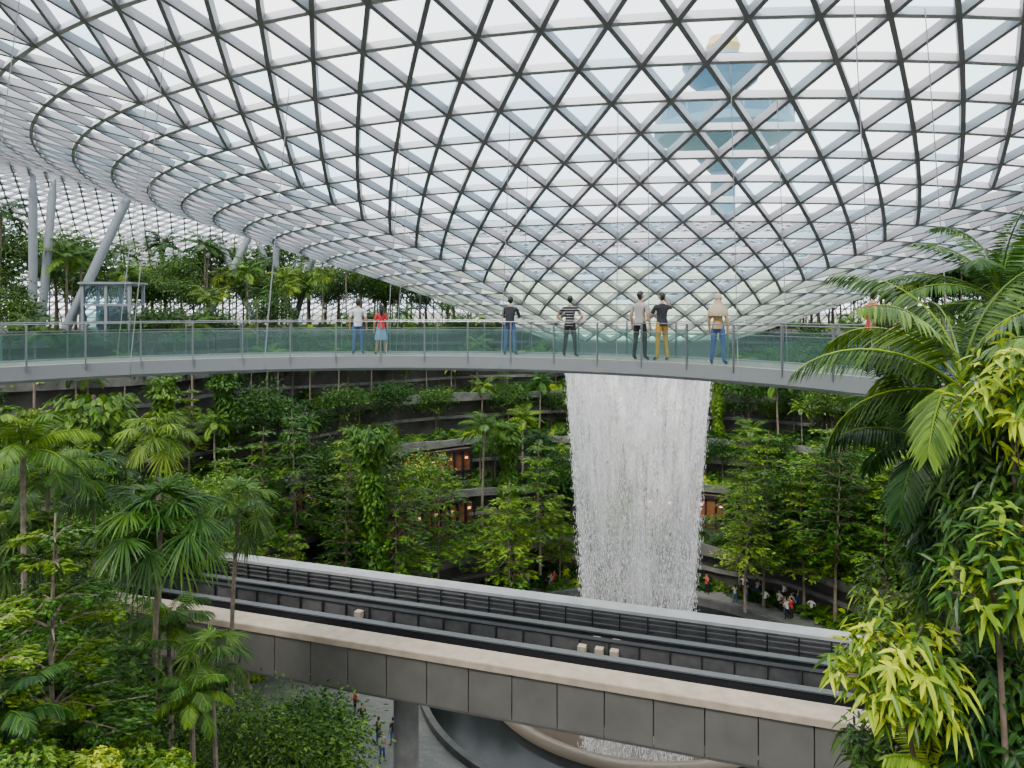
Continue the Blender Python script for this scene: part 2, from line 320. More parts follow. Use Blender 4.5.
for u in(.06,BW-.06):
    sweep(bm,rect(u-.012,u+.012,.08,.86),2); sweep(bm,[(u+.017*math.cos(q),1.12+.017*math.sin(q)) for q in np.arange(6)*math.pi/3],3)
    sweep(bm,rect(u-.01,u+.01,.86,.88),3)
L_=np.concatenate([[0],np.cumsum(np.linalg.norm(np.diff(BP,axis=0),axis=1))]); 
def at(s): return np.array([np.interp(s,L_,BP[:,0]),np.interp(s,L_,BP[:,1])]),nz(np.array([np.interp(s,L_,BN[:,0]),np.interp(s,L_,BN[:,1])]))
s=.5
while s<L_[-1]:
    p,nn=at(s)
    for u,sg in((.0,-1),(BW,1)):
        q=p+nn*u; tt=np.array([-nn[1],nn[0]])
        def TB(V,q=q,nn=nn,tt=tt): W=V.copy(); W[:,:2]=q+V[:,0:1]*tt+V[:,1:2]*nn; W[:,2]+=DK; return W
        bm.box(-.016,.016,-.04,.04,-.1,1.12,3,TB)
    s+=1.35
obj('canopy_bridge',bm.mesh('canopy_bridge',[fas,deckm,bg_,M['inox']],False))
cb=MB()
for s in np.arange(2,L_[-1],3.6):
    p,nn=at(s)
    for u in(-.02,BW+.02):
        q=p+nn*u; top=q+(np.array([CX,CY])-q)*.03; zt=float(roofz(math.hypot(top[0]-CX,top[1]-CY)))
        cb.tube([[q[0],q[1],DK-.3],[top[0],top[1],zt-.1]],.013,5,0)
obj('bridge_suspension_cables',cb.mesh('bridge_suspension_cables',[M['steeld']]))
# ------------------------------------------------------------ control tower
tw=mat('tower_hazy_blue',(.10,.20,.27),.6); twg=mat('tower_glass',(.03,.10,.16),.3); two=mat('tower_dome',(.45,.36,.15),.5)  # blue-grey of the haze in front of the tower mixed into its colour
tm=MB(); tx,ty=57,200
tm.lathe([(3.4,-8),(3.2,46)],32,0,(tx,ty)); tm.lathe([(3.4,36),(8,41),(17.5,45),(18.3,46.5),(18.3,48.5)],48,0,(tx,ty)); tm.lathe([(18.3,48.5),(17.8,52)],48,1,(tx,ty)); tm.lathe([(17.8,52),(18.4,52.1),(18.4,53.1),(13,54.5),(6,55)],48,0,(tx,ty))
tm.lathe([(6,55),(6,58),(9,60.5)],32,0,(tx,ty)); tm.lathe([(9,60.5),(10.4,64)],32,1,(tx,ty)); tm.lathe([(10.4,64),(10.8,65),(5,66.5),(4,68)],32,0,(tx,ty)); tm.lathe([(4,68),(4.6,70),(3.6,72.5),(0.01,73.8)],24,2,(tx,ty))
for i in range(16):
    a=i*math.pi/8; tm.tube([[tx+17.9*math.cos(a),ty+17.9*math.sin(a),48.4],[tx+17.9*math.cos(a),ty+17.9*math.sin(a),52.2]],.35,6,0)
obj('control_tower',tm.mesh('control_tower',[tw,twg,two]))
# ------------------------------------------------------------ lift shaft, shops, stairs
ls=MB(); x0,x1,y0,y1=-38.4,-34.2,66.2,68.6; zb=-3.2
for x in(x0,(x0+x1)/2,x1):
    for y in(y0,y1): ls.box(x-.12,x+.12,y-.12,y+.12,zb,2.0,0)
for z in(-1.5,.1,1.9):
    for y in(y0,y1): ls.box(x0,x1,y-.1,y+.1,z-.1,z+.1,0)
    for x in(x0,x1): ls.box(x-.1,x+.1,y0,y1,z-.1,z+.1,0)
ls.box(x0-.3,x1+.3,y0-.3,y1+.3,1.95,2.15,0); ls.box(x0+.1,x1-.1,y0+.02,y0+.05,zb,1.9,1); ls.box(x0+1.2,x1-1.2,y0+.6,y1-.4,zb,0,2)
obj('lift_shaft',ls.mesh('lift_shaft',[M['colm'],M['gblue'],M['concd']]))
shopw=mat('shop_timber',(.26,.08,.035),.6,noise=.3,nscale=2); lamp=mat('warm_lamp',(1,.55,.25),.5,emit=1.8); lampw=mat('white_lamp',(1,.95,.9),.5,emit=1.8)
def shop(px,li,wd,lm=lamp,name='shop_front'):
    k=(px-512)/F; R=LR[li]; zb=FLOOR if li==0 else LZ[li-1]
    for _ in range(4):
        a=1+k*k; b=-2*(k*CX+CY); c=CX*CX+CY*CY-R*R; d=(-b+math.sqrt(b*b-4*a*c))/(2*a); x=k*d; ang=math.atan2(d-CY,x-CX); R=LR[li]*wob(li,ang)
    m=MB()
    def T(V): 
        W=V.copy(); ca,sa=math.cos(ang),math.sin(ang); W[:,0]=x+V[:,0]*-sa+V[:,1]*ca*1; W[:,1]=d+V[:,0]*ca+V[:,1]*sa; W[:,2]=V[:,2]+zb; return W
    h=3.3
    m.box(-wd/2,wd/2,-1.15,-.95,0,h,0,T); m.box(-wd/2,wd/2,-1.0,.6,0,h,3,T)
    for i in range(int(wd)+1):
        u=-wd/2+i*wd/int(wd); m.box(u-.07,u+.07,-1.4,-1.15,0,h,1,T)
    m.box(-wd/2,wd/2,-1.42,-1.15,h-.3,h,1,T); m.box(-wd/2,wd/2,-1.35,-1.15,.9,1.0,1,T)
    for i in range(int(wd)):
        u=-wd/2+(i+.5)*wd/int(wd); 
        if i%2==0: m.box(u-.15,u+.15,-1.25,-1.16,2.2,2.4,2,T)
        m.box(u-.35,u+.35,-1.22,-1.155,.2,.85,3,T)
    obj(name,m.mesh(name,[shopw,M['black'],lm,M['concd']]))
shop(425,1,10); shop(432,2,8); shop(655,1,4,lampw); shop(708,1,4,lampw); shop(300,2,4)
def stair(px,d,zb,n,wd,ang,name='garden_stair'):
    m=MB()
    for i in range(n):
        m.box(-wd/2,wd/2,i*.3,(i+1)*.3+.02,0,(i+1)*.17,0)
    for sx in(-wd/2,wd/2):
        m.tube([[sx,0,.95],[sx,n*.3,n*.17+.95]],.03,6,1)
        for i in range(0,n+1,4): m.tube([[sx,i*.3,i*.17],[sx,i*.3,i*.17+.95]],.02,5,1)
    obj(name,m.mesh(name,[M['conc'],M['inox']]),((px-512)/F*d,d,zb),ang)
stair(432,64.0,FLOOR,21,2.4,math.radians(24)); stair(330,64,-22.5,22,2.2,math.radians(40)); stair(350,71,-18.5,22,2.2,math.radians(30))
# ------------------------------------------------------------ vegetation generators
def rd(a,b): return random.uniform(a,b)
def trunk(mb,h,r0,r1,lean=.04,n=7,m=0,k=7):
    t=np.linspace(0,1,n); ph=rd(0,6.28); P=np.stack([lean*h*(t**2)*math.cos(ph)+.02*h*np.sin(t*5+ph)*t,lean*h*(t**2)*math.sin(ph),t*h],-1)
    mb.tube(P,r0+(r1-r0)*t**.7,k,m); return P
def onp(P,t): n=len(P)-1; x=t*n; i=min(int(x),n-1); return P[i]+(P[i+1]-P[i])*(x-i)
def rdir(n,up=.3):
    v=rng.normal(size=(n,3)); v[:,2]=v[:,2]*.6+up; return nz(v)
def broadleaf(h,cr,clumps,per,ls,mats,cz=.35,hi=False,seed=1,crown=.62):
    random.seed(seed); mb=MB(); P=trunk(mb,h*.8,h*.022+.03,.04,.05)
    C=onp(P,1.0); c0=np.array([C[0],C[1],h*crown+ (h*(1-crown))*.3])
    for i in range(clumps):
        v=rdir(1,.25)[0]; q=c0+v*np.array([cr,cr,h*cz])*rd(.45,1.0); 
        if i%3==0:
            b=onp(P,rd(.5,1)); mb.tube([b,(b+q)/2+np.array([0,0,.1*cr]),q],[.035*h/8+.01,.02*h/8+.008,.006],4,0,cap=False)
        cs=cr*rd(.16,.30); off=rng.normal(size=(per,3))*np.array([cs,cs,cs*.55]); B=q+off
        D=nz(off*1.0+rdir(per,.1)*cs*.8); N=rdir(per,1.4); m=1 if rd(0,1)<.6 else 2
        mb.leaves(B,D,N,ls*rng.uniform(.7,1.3,per),ls*.5*rng.uniform(.7,1.3,per),.25,m,hi)
    return mb.mesh('broadleaf_tree',[M['bark']]+[M[x] for x in mats])
def tiered(h,cr,tiers,per,ls,mats,start=.35,seed=1,hi=False,bare=M['barkl']):
    random.seed(seed); mb=MB(); P=trunk(mb,h,h*.010+.03,.02,.03)
    for ti in range(tiers):
        f=start+(1-start)*(ti+.3)/tiers+rd(-.01,.01); b=onp(P,min(f,1)); R=cr*(1-.75*((f-start)/(1-start))**1.6)*rd(.75,1.1)
        nb=random.randint(5,7); ph=rd(0,6.28)
        for j in range(nb):
            a=ph+j*6.283/nb+rd(-.3,.3); Rj=R*rd(.6,1.1); e=np.array([math.cos(a),math.sin(a),0])
            Q=np.array([b,b+e*Rj*.5+[0,0,Rj*.16],b+e*Rj+[0,0,Rj*.14]]); mb.tube(Q,[.022*h/10+.006,.014*h/10+.005,.005],4,0,cap=False)
            n=int(per*Rj/cr)+4; t=rng.uniform(.2,1.05,n); sp=(.10+.22*t)*Rj*np.sign(rng.normal(size=n))*rng.random(n)**.6
            sd_=np.array([-e[1],e[0],0]); B=b+e*Rj*t[:,None]+sd_*sp[:,None]+np.array([0,0,1])*(Rj*.16*np.sin(t*2.6)+rng.normal(0,.05*cr/3,n))[:,None]
            D=nz(e+sd_*np.sign(sp)[:,None]*.9+rng.normal(0,.35,(n,3))*[1,1,.4]); N=nz(np.array([0,0,1.])+rng.normal(0,.35,(n,3)))
            mb.leaves(B,D,N,ls*rng.uniform(.7,1.3,n),ls*.55,.15,1 if rd(0,1)<.6 else 2,hi)
    return mb.mesh('tiered_tree',[bare]+[M[x] for x in mats])
def frond(mb,base,az,el,L,nl,lw,ll,droop,m,ms=0,hang=.35,fwd=.55,hi=False,rr=.02):
    n=11; t=np.linspace(0,1,n); ang=el-droop*t**1.2; st=L/(n-1); e=np.array([math.cos(az),math.sin(az),0])
    d=e[None,:]*np.cos(ang)[:,None]+np.array([0,0,1.])*np.sin(ang)[:,None]
    P=np.concatenate([[base],base+np.cumsum(d[:-1]*st,axis=0)]); mb.tube(P,np.linspace(rr,rr*.25,n),4,ms,cap=False)
    tt=np.linspace(.16,.995,nl); tt=np.concatenate([tt,tt]); sg=np.concatenate([np.ones(nl),-np.ones(nl)])
    B=np.stack([np.interp(tt,t,P[:,i]) for i in range(3)],-1); T=nz(np.stack([np.interp(tt,t,d[:,i]) for i in range(3)],-1))
    S=np.array([-e[1],e[0],0]); D=nz(S*sg[:,None]+T*(fwd+.8*tt**3)[:,None]+np.array([0,0,-hang])+rng.normal(0,.05,(2*nl,3)))
    up=np.cross(S,T)*-1; up=np.where(up[:,2:3]<0,-up,up)
    Lf=ll*np.clip(np.sin(math.pi*(.12+.80*tt)),.15,1)**.7*rng.uniform(.9,1.1,2*nl)
    mb.leaves(B,D,up,Lf,lw,hang*.8,m,hi,.12)
def palm(h,nf,L,nl,lw,ll,mats,seed=1,hi=False,droop=1.5,lean=.05,hang=.35,tr=.11):
    random.seed(seed); mb=MB(); P=trunk(mb,h,tr*1.3,tr*.8,lean,9); top=P[-1]
    for i in range(nf):
        f=i/nf; el=1.35-1.35*f+rd(-.1,.1); frond(mb,top+np.array([0,0,.1-.25*f]),i*2.4+rd(-.2,.2),el,L*rd(.85,1.1),nl,lw,ll,droop*rd(.8,1.15),1 if rd(0,1)<.6 else 2,3,hang,hi=hi)
    return mb.mesh('feather_palm',[M['barkl'],M[mats[0]],M[mats[1]],M['ll']])
def fanpalm(h,nf,pl,R,seg,mats,seed=1,hi=True,tr=.1):
    random.seed(seed); mb=MB(); P=trunk(mb,h,tr*1.2,tr*.8,.02,9); top=P[-1]
    for i in range(nf):
        f=i/nf; el=1.35-2.0*f+rd(-.15,.15); az=i*2.4+rd(-.2,.2); e=np.array([math.cos(az),math.sin(az),0]); L=pl*rd(.75,1.2)
        d=e*math.cos(el)+np.array([0,0,math.sin(el)]); end=top+d*L-np.array([0,0,.12*L]); mb.tube([top,top+d*L*.5,end],[.018,.013,.01],4,3,cap=False)
        el2=el-.65; T=e*math.cos(el2)+np.array([0,0,math.sin(el2)]); S=np.array([-e[1],e[0],0]); U=np.cross(T,S); U=U if U[2]>0 else -U
        a=np.linspace(-2.0,2.0,seg)+rng.normal(0,.03,seg); D=T*np.cos(a)[:,None]+S*np.sin(a)[:,None]+rng.normal(0,.06,(seg,3))
        Lf=R*(.72+.28*np.cos(a/1.3))*rng.uniform(.8,1.12,seg)
        mb.leaves(np.repeat(end[None],seg,0),D,np.repeat(U[None],seg,0)+0*D,Lf,R*4.0/seg*.55,rng.uniform(.35,.6,seg),1 if rd(0,1)<.6 else 2,hi,.1)
    return mb.mesh('fan_palm',[M['barkl'],M[mats[0]],M[mats[1]],M['lm']])
def vinetree(h,mats,seed=1,n=3800,ls=.28):
    random.seed(seed); mb=MB(); P=trunk(mb,h,.2,.08,.02)
    t=rng.random(n)**.9; a=rng.random(n)*6.283; R=(.35+.45*np.abs(np.sin(t*9+seed)))*rng.uniform(.5,1.1,n)*(1+.9*(t>.82)); 
    C=np.stack([np.interp(t,np.linspace(0,1,len(P)),P[:,i]) for i in range(3)],-1); e=np.stack([np.cos(a),np.sin(a),0*a],-1)
    B=C+e*R[:,None]; D=nz(e+np.array([0,0,-.5])+rng.normal(0,.4,(n,3))); mb.leaves(B,D,nz(e+[0,0,.8]),ls*rng.uniform(.6,1.3,n),ls*.6,.3,1); k=n//2
    mb.leaves(B[:k]+.05,D[:k],nz(e[:k]+[0,0,1]),ls,ls*.55,.3,2)
    return mb.mesh('vine_clad_tree',[M['bark'],M[mats[0]],M[mats[1]]])
def shrub(r,h,n,ls,mats,seed=1,hi=False,wr=.45,long=False):
    random.seed(seed); mb=MB(); 
    ns=int(n/9)
    for i in range(ns):
        a=rd(0,6.283); el=math.acos(rd(0,1)); v=np.array([math.cos(a)*math.sin(el)*r,math.sin(a)*math.sin(el)*r,math.cos(el)*h])*rd(.6,1)
        if i%4==0: mb.tube([[0,0,0],v*.5+[0,0,.08*h],v],[.02*h+.008,.015*h+.004,.006],4,0,cap=False)
        k=9; aa=np.arange(k)*.7*math.pi*1.0+rd(0,6); out=nz(v/np.array([r,r,h])); T=nz(out+np.array([0,0,.4]))
        S=nz(np.cross(T,[.3,.2,.1])); U=np.cross(T,S); D=nz(S*np.cos(aa)[:,None]+U*np.sin(aa)[:,None]+T*rng.uniform(.1,.9,k)[:,None]); 
        mb.leaves(v+T*np.linspace(-.25,.1,k)[:,None]*ls,D,T+0*D,ls*rng.uniform(.7,1.25,k),ls*wr*(.5 if long else 1),.3,1 if rd(0,1)<.6 else 2,hi)
    return mb.mesh('shrub',[M['bark']]+[M[x] for x in mats])
TR={}
TR['b1']=broadleaf(9,2.8,75,46,.34,('lm','ld'),seed=3); TR['b2']=broadleaf(12,3.2,90,46,.34,('lm','ll'),seed=4,crown=.55,cz=.36); TR['b3']=broadleaf(8,2.6,70,46,.32,('ld','lm'),seed=5)
TR['t1']=tiered(13,3.2,10,95,.32,('lm','ll'),.3,seed=6); TR['t2']=tiered(10,2.8,7,100,.30,('ll','lm'),.3,seed=7); TR['t3']=tiered(15,3.4,11,95,.32,('lm','ld'),.35,seed=8); TR['t4']=tiered(11,3.6,6,150,.32,('lm','ll'),.45,seed=18)
TR['p1']=palm(7,16,2.6,26,.08,.65,('lm','ll'),seed=9); TR['p2']=palm(10,17,2.8,26,.08,.7,('lm','ld'),seed=10); TR['f1']=fanpalm(6,18,1.0,1.0,22,('lm','ll'),seed=11)
TR['v1']=vinetree(10,('lm','ll'),1,4400,.32); TR['v2']=vinetree(13,('ll','lm'),2,5400,.32)
SH=[shrub(1.1,1.0,900,.24,('lm','ld'),1),shrub(1.3,1.3,900,.34,('ld','lm'),2),shrub(1.0,.8,700,.24,('ll','lm'),3),shrub(.8,.9,500,.30,('ly','ll'),4),shrub(1.2,1.2,900,.28,('ld','lm'),5)]
def fern(seed,mats):
    random.seed(seed); mb=MB()
    for i in range(16): frond(mb,np.array([0,0,.1]),i*2.4,rd(.5,1.3),rd(1.0,1.6),18,.07,.3,1.5,1 if i%3 else 2,2,.15)
    return mb.mesh('fern',[M['bark'],M[mats[0]],M[mats[1]]])
SH.append(fern(3,('ll','lm')))
nm={'b':'broadleaf_tree','t':'tiered_tree','p':'feather_palm','f':'fan_palm','v':'vine_clad_tree'}
def inview(x,y,mg=60): return y>5 and -mg<512+F*x/y<1024+mg
pts=[]; random.seed(11)
def okp(x,y,dm): return all((x-a)**2+(y-b)**2>dm*dm for a,b in pts)
bands=[(17.0,19.0,['t1','t3','b2','t1','t4'],3.1,.95),(21.2,25,['t2','b2','t1','v1','p2','b1','t4'],2.6,.88),(27.3,30,['b1','p1','t2','v1','b3','f1'],2.4,.72),(32.3,36,['b1','t2','p1','b3','v1'],2.5,.72),(38.4,42,['b3','p1','b1','f1','p2'],2.6,.68),(44.4,49,['b1','p1','b3','p2','f1'],2.7,.66),(51.9,60,['b1','p1','b2','b3','f1','p2'],2.4,.9),(60,84,['b1','b3','p2','b2'],3.8,1.0)]
for r0,r1,kinds,sp,sc in bands:
    cnt=0
    for _ in range(1100):
        th=rd(0,2*math.pi); r_=rd(r0,r1)
        s=sfac(CX+math.cos(th),CY+math.sin(th)); rr=r_*s; x,y=CX+rr*math.cos(th),CY+rr*math.sin(th)
        if rr>84 or not inview(x,y) or y<38: continue
        if math.hypot(x-CX,y-CY)<16.5: continue
        u=(x-P0[0])*n_[0]+(y-P0[1])*n_[1]
        if -2<u<9: continue
        k=512+F*x/y
        if 380<k<480 and r0<33 and y>60 and rd(0,1)<.96: continue
        if 640<k<735 and r0<24 and y>60: continue
        if 25<k<145 and 50<r0<61 and y<69: continue
        if not okp(x,y,sp): continue
        pts.append((x,y)); kd=random.choice(kinds); z=ground(x,y)
        o=obj(nm[kd[0]],TR[kd],(x,y,z-.05),rd(0,6.28),sc*rd(.7,1.3)); cnt+=1
    print('band',r0,cnt)
hedge=empty('terrace_planting'); ns=0
for i,R in enumerate(LR):
    for rowoff,dn in((-1.1,1.5),(.35,1.2),(1.8,1.5)):
        th=0
        while th<2*math.pi:
            s=sfac(CX+math.cos(th),CY+math.sin(th)); rr=(R*wob(i,th)+rowoff)*s+rd(-.2,.3); x,y=CX+rr*math.cos(th),CY+rr*math.sin(th); th+=dn/rr*rd(.8,1.3)
            if rr>90 or y<40 or not inview(x,y): continue
            k=512+F*x/y
            if rowoff<0 and (395<k<465 or 630<k<735): continue
            obj('shrub',random.choice(SH),(x,y,ground(x,y)-.05),rd(0,6.28),rd(.5,1.25)*(1.15 if rowoff<0 else 1),hedge); ns+=1
for _ in range(160):
    th=rd(0,6.28); rr=rd(16.2,19.4); x,y=CX+rr*math.cos(th),CY+rr*math.sin(th)
    if y<54 or not inview(x,y) or (14<x<25 and y<68) or (-9<x<-4): continue
    obj('shrub',random.choice(SH),(x,y,FLOOR),rd(0,6.28),rd(.7,1.2),hedge)
print('shrubs',ns)
# foreground left
def W(px,py,d): return np.array([(px-512)/F*d,d,-(py-HY)/F*d])
sl=MB(); gx,gy=np.meshgrid(np.linspace(-40,-4,37),np.linspace(3,30,28)); gz=-24.5+7.5*np.clip((-gx-4)/14,0,1)+.5*np.sin(gx*.9)*np.cos(gy*.8)
V=np.stack([gx,gy,gz],-1).reshape(-1,3); nx=37; i,j=np.meshgrid(np.arange(27),np.arange(36),indexing='ij'); q=(i*nx+j).ravel(); sl.add(V,np.stack([q,q+1,q+nx+1,q+nx],-1),0)
obj('planted_slope',sl.mesh('planted_slope',[M['soil']],True))
def slz(x): return -24.5+7.5*min(1,max(0,(-x-4)/14))
def fgpalm(kind,px,py,d,seed,**k):
    p=W(px,py,d); h=p[2]-slz(p[0])+.5; 
    if kind=='fan': me=fanpalm(h,k.get('nf',24),k.get('pl',1.0),k.get('R',.85),34,k.get('mats',('lm','ld')),seed,tr=.09); nme='fan_palm'
    else: me=palm(h,k.get('nf',16),k.get('L',2.2),k.get('nl',40),.04,k.get('ll_',.5),k.get('mats',('lm','ld')),seed,True,k.get('droop',1.6),.02,tr=.08); nme='feather_palm'
    obj(nme,me,(p[0],p[1],slz(p[0])-.5),rd(0,6.28))
fgpalm('fan',150,528,21,21,pl=1.25,R=1.05,nf=34,mats=('lm','ll')); fgpalm('fan',160,437,30,22,pl=1.0,R=.85,mats=('ll','lm')); fgpalm('fan',215,655,20,23,nf=18,pl=.75,R=.65)
fgpalm('fan',232,512,27,24,pl=.95,R=.8); fgpalm('pinn',15,452,19,25,L=1.9,mats=('lm','ll')); fgpalm('pinn',15,715,14,26,L=1.4,ll_=.35)
fgpalm('pinn',55,478,23,27,L=1.9,mats=('lm','ll')); fgpalm('pinn',190,695,19,29,L=1.2,ll_=.3,mats=('lm','ll'))
fgpalm('fan',95,480,27,30,R=.8); fgpalm('pinn',165,625,23,36,L=1.6,mats=('lm','ll')); fgpalm('pinn',85,700,18,37,L=1.3,ll_=.35)
fgpalm('fan',30,545,22,38,R=.9); fgpalm('pinn',120,665,21,39,L=1.5,ll_=.35)
def fgtree(me,name,px,py,d,h,rot,sc=1):
    p=W(px,py,d); obj(name,me,(p[0],p[1],p[2]-h*sc),rot,sc)
T16=tiered(17,2.4,12,520,.13,('ll','ly'),.5,seed=31,hi=True); T14=tiered(16,2.4,10,460,.13,('ll','lm'),.5,seed=32,hi=True)
fgtree(T16,'tiered_tree',45,515,16,17,.5); fgtree(T14,'tiered_tree',5,600,14,16,2,.85); fgtree(T14,'tiered_tree',95,640,19,16,3,.75)
fgtree(T14,'tiered_tree',-5,395,24,16,1.4,1.1)
B16=broadleaf(10,2.2,120,90,.18,('lm','ll'),seed=33,hi=True,crown=.7,cz=.22); B17=broadleaf(12,2.4,120,90,.17,('ld','lm'),seed=34,hi=True,crown=.6,cz=.3)
fgtree(B16,'broadleaf_tree',305,700,26,10,0,1.0); fgtree(B17,'broadleaf_tree',250,735,24,11,1,.95); fgtree(B17,'broadleaf_tree',60,700,19,11.5,2,1); fgtree(B17,'broadleaf_tree',160,715,25,11.5,4,1); fgtree(B17,'broadleaf_tree',90,620,26,11.5,5,.9); fgtree(B17,'broadleaf_tree',10,560,25,11.5,.7,1.1)
fgtree(B17,'broadleaf_tree',60,470,33,11.5,2.7,1.2); fgtree(B16,'broadleaf_tree',180,480,40,10,2.7,1.3); fgtree(TR['v2'],'vine_clad_tree',95,395,38,13,0,1.2); fgtree(TR['v2'],'vine_clad_tree',370,425,56,13,0,1.15)
fgtree(B17,'broadleaf_tree',20,640,18,11.5,1.3,1.0); fgtree(B16,'broadleaf_tree',215,715,26,10,1.9,1.0)
fgtree(TR['t2'],'tiered_tree',510,480,62,10,0,1.2); fgtree(TR['t1'],'tiered_tree',745,470,61,13,0,.9); fgtree(TR['t2'],'tiered_tree',540,440,66,10,0,1.2); fgtree(TR['t4'],'tiered_tree',850,500,60,11,0,1.1)
SB=shrub(1.0,.9,1500,.20,('ly','ll'),9,True); SB2=shrub(1.2,1.0,1500,.20,('ll','lm'),10,True); SB3=shrub(1.3,1.2,1500,.22,('ld','lm'),12,True)
us=empty('understory_planting'); random.seed(5)
for _ in range(190):
    x,y=rd(-26,-5),rd(9,30)
    u=(x-P0[0])*n_[0]+(y-P0[1])*n_[1]
    if u>-1.5: continue
    obj('understory_shrub',random.choice([SB2,SB3,SB3,SH[1],SH[5]]),(x,y,slz(x)-.1),rd(0,6.28),rd(1.2,2.0),us)
def lowtree(me,px,py,d,s,name='lime_shrub_tree'):
    p=W(px,py,d); b=slz(p[0]); m=MB(); m.tube([[0,0,b-p[2]-.3],[.2,.1,(b-p[2])*.5],[0,0,.2]],[.09,.07,.05],6,0); 
    e=empty(name); e.location=p; obj('crown',me,(0,0,-.1),0,s,e); obj('stem',m.mesh('stem',[M['bark']]),parent=e)
lowtree(SB,165,775,15,.6); lowtree(SB,92,772,14,.55); lowtree(SB2,20,770,13,.6); lowtree(SB2,128,762,16,.6)
# ------------------------------------------------------------ foreground right
pb=MB(); pb.box(3.6,16,4,12,-26,-7.6,0); pb.box(3.75,15.8,4.2,11.8,-7.6,-7.5,1); obj('planter_terrace',pb.mesh('planter_terrace',[M['conc'],M['soil']]))
RB=-7.5
def rtree(name,px,py,d,clumps,per,ls,mats,cr,cz,seed,wr=.27):
    random.seed(seed); p=W(px,py,d); m=MB(); bx,by=max(p[0],4.2),p[1]; b=np.array([bx,by,RB]); h=p[2]-RB
    P=np.array([b,b+(p-b)*.4+[.15,0,0],p-[0,0,cz*.3]]); m.tube(P,[.05,.035,.02],8,0)
    for i in range(clumps):
        v=rdir(1,.15)[0]; q=p+v*np.array([cr,cr,cz])*rd(.35,1)**.6
        if i%3==0: bb=p+(q-p)*rd(0,.4)-[0,0,.25*cz]; m.tube([bb,(bb+q)/2+[0,0,.05],q],[.013,.009,.005],5,0,cap=False)
        T=nz(v+np.array([0,0,.25])+rng.normal(0,.3,3)); S=nz(np.cross(T,[.3,.2,.1])); U=np.cross(T,S); aa=np.arange(per)*2.4
        D=nz(S*np.cos(aa)[:,None]+U*np.sin(aa)[:,None]+T*rng.uniform(.2,1.1,per)[:,None]+[0,0,-.3]); out=rd(0,1)
        mi_=1 if out<.5 else (2 if out<.93 else 3)
        m.leaves(q+T*np.linspace(-.3,.05,per)[:,None],D,nz(T+[0,0,.6])+0*D,ls*rng.uniform(.7,1.2,per),ls*wr,.45,mi_,True)
    obj(name,m.mesh(name,[M['bark']]+[M[x] for x in mats]))
rtree('glossy_leaf_tree',900,672,7.0,85,10,.20,('lm','ly','lo'),.62,.62,41)
rtree('glossy_leaf_tree',998,590,6.4,60,10,.20,('lm','ly','ll'),.55,.9,42)
rtree('glossy_leaf_tree',1012,395,7.2,75,10,.18,('lm','ly','ll'),.6,.8,43)
rtree('glossy_leaf_tree',970,520,9.0,220,12,.20,('ld','lm','ll'),.85,1.4,44)
rtree('glossy_leaf_tree',935,640,10.0,240,12,.20,('ld','lm','ll'),1.05,1.7,45)
rtree('glossy_leaf_tree',1000,715,7.0,220,12,.20,('ld','lm','ly'),.8,.9,46)
rtree('glossy_leaf_tree',1020,340,9.5,90,12,.18,('ld','lm','lm'),.7,.8,47)
rtree('glossy_leaf_tree',925,770,8.2,190,12,.20,('ld','lm','lm'),.85,1.0,48)
rtree('glossy_leaf_tree',1005,500,7.6,220,12,.19,('ld','ld','lm'),.7,1.3,49)
rtree('glossy_leaf_tree',950,420,10.5,120,12,.19,('ld','lm','lm'),.7,.9,50)
def rpalm(px,py,d,nf,L,nl,lw,ll,mats,seed,droop=1.4,hang=.4,rot=0):
    p=W(px,py,d); me=palm(p[2]-RB,nf,L,nl,lw,ll,mats,seed,True,droop,.0,hang,tr=.05); obj('feather_palm',me,(max(p[0],4.0),p[1],RB),rot)
rpalm(960,385,8.4,16,1.85,38,.045,.42,('ld','lm'),51,1.5,.45,.3)
rpalm(925,440,9.5,10,1.5,30,.045,.38,('ld','lm'),52,1.5,.4,1.3)
rpalm(1005,300,10.5,18,1.6,54,.028,.33,('lm','ld'),53,1.45,.3,2.0)
rpalm(835,800,6.8,12,.75,26,.03,.25,('ly','ll'),54,1.5,.3,.7)
od=MB(); od.box(-8,3.2,-8,.4,-1.95,-1.62,0); obj('observation_deck',od.mesh('observation_deck',[M['conc']]))
# ------------------------------------------------------------ people
skinm=mat('skin',(.42,.24,.16),.55); hairm=mat('hair_black',(.012,.010,.009),.5); shoem=mat('shoes',(.05,.05,.055),.6); eyew=mat('eye',(.02,.015,.01),.3); lipm=mat('lips',(.35,.12,.10),.5)
def stripes(): 
    m=mat('striped_cotton',(.5,.5,.5),.8); nt=m.node_tree; tc=nt.nodes.new('ShaderNodeTexCoord'); wv=nt.nodes.new('ShaderNodeTexWave'); wv.bands_direction='Z'; wv.inputs['Scale'].default_value=4.0
    r=nt.nodes.new('ShaderNodeValToRGB'); r.color_ramp.interpolation='CONSTANT'; r.color_ramp.elements[0].color=(.012,.012,.014,1); r.color_ramp.elements[1].position=.88; r.color_ramp.elements[1].color=(.4,.4,.4,1)
    nt.links.new(tc.outputs['Object'],wv.inputs['Vector']); nt.links.new(wv.outputs['Fac'],r.inputs['Fac']); nt.links.new(r.outputs['Color'],nt.nodes['Principled BSDF'].inputs['Base Color']); return m
def seg_d(P,a,b):
    ab=b-a; t=np.clip(((P-a)@ab)/(ab@ab),0,1); return np.linalg.norm(P-(a+t[:,None]*ab),axis=1)
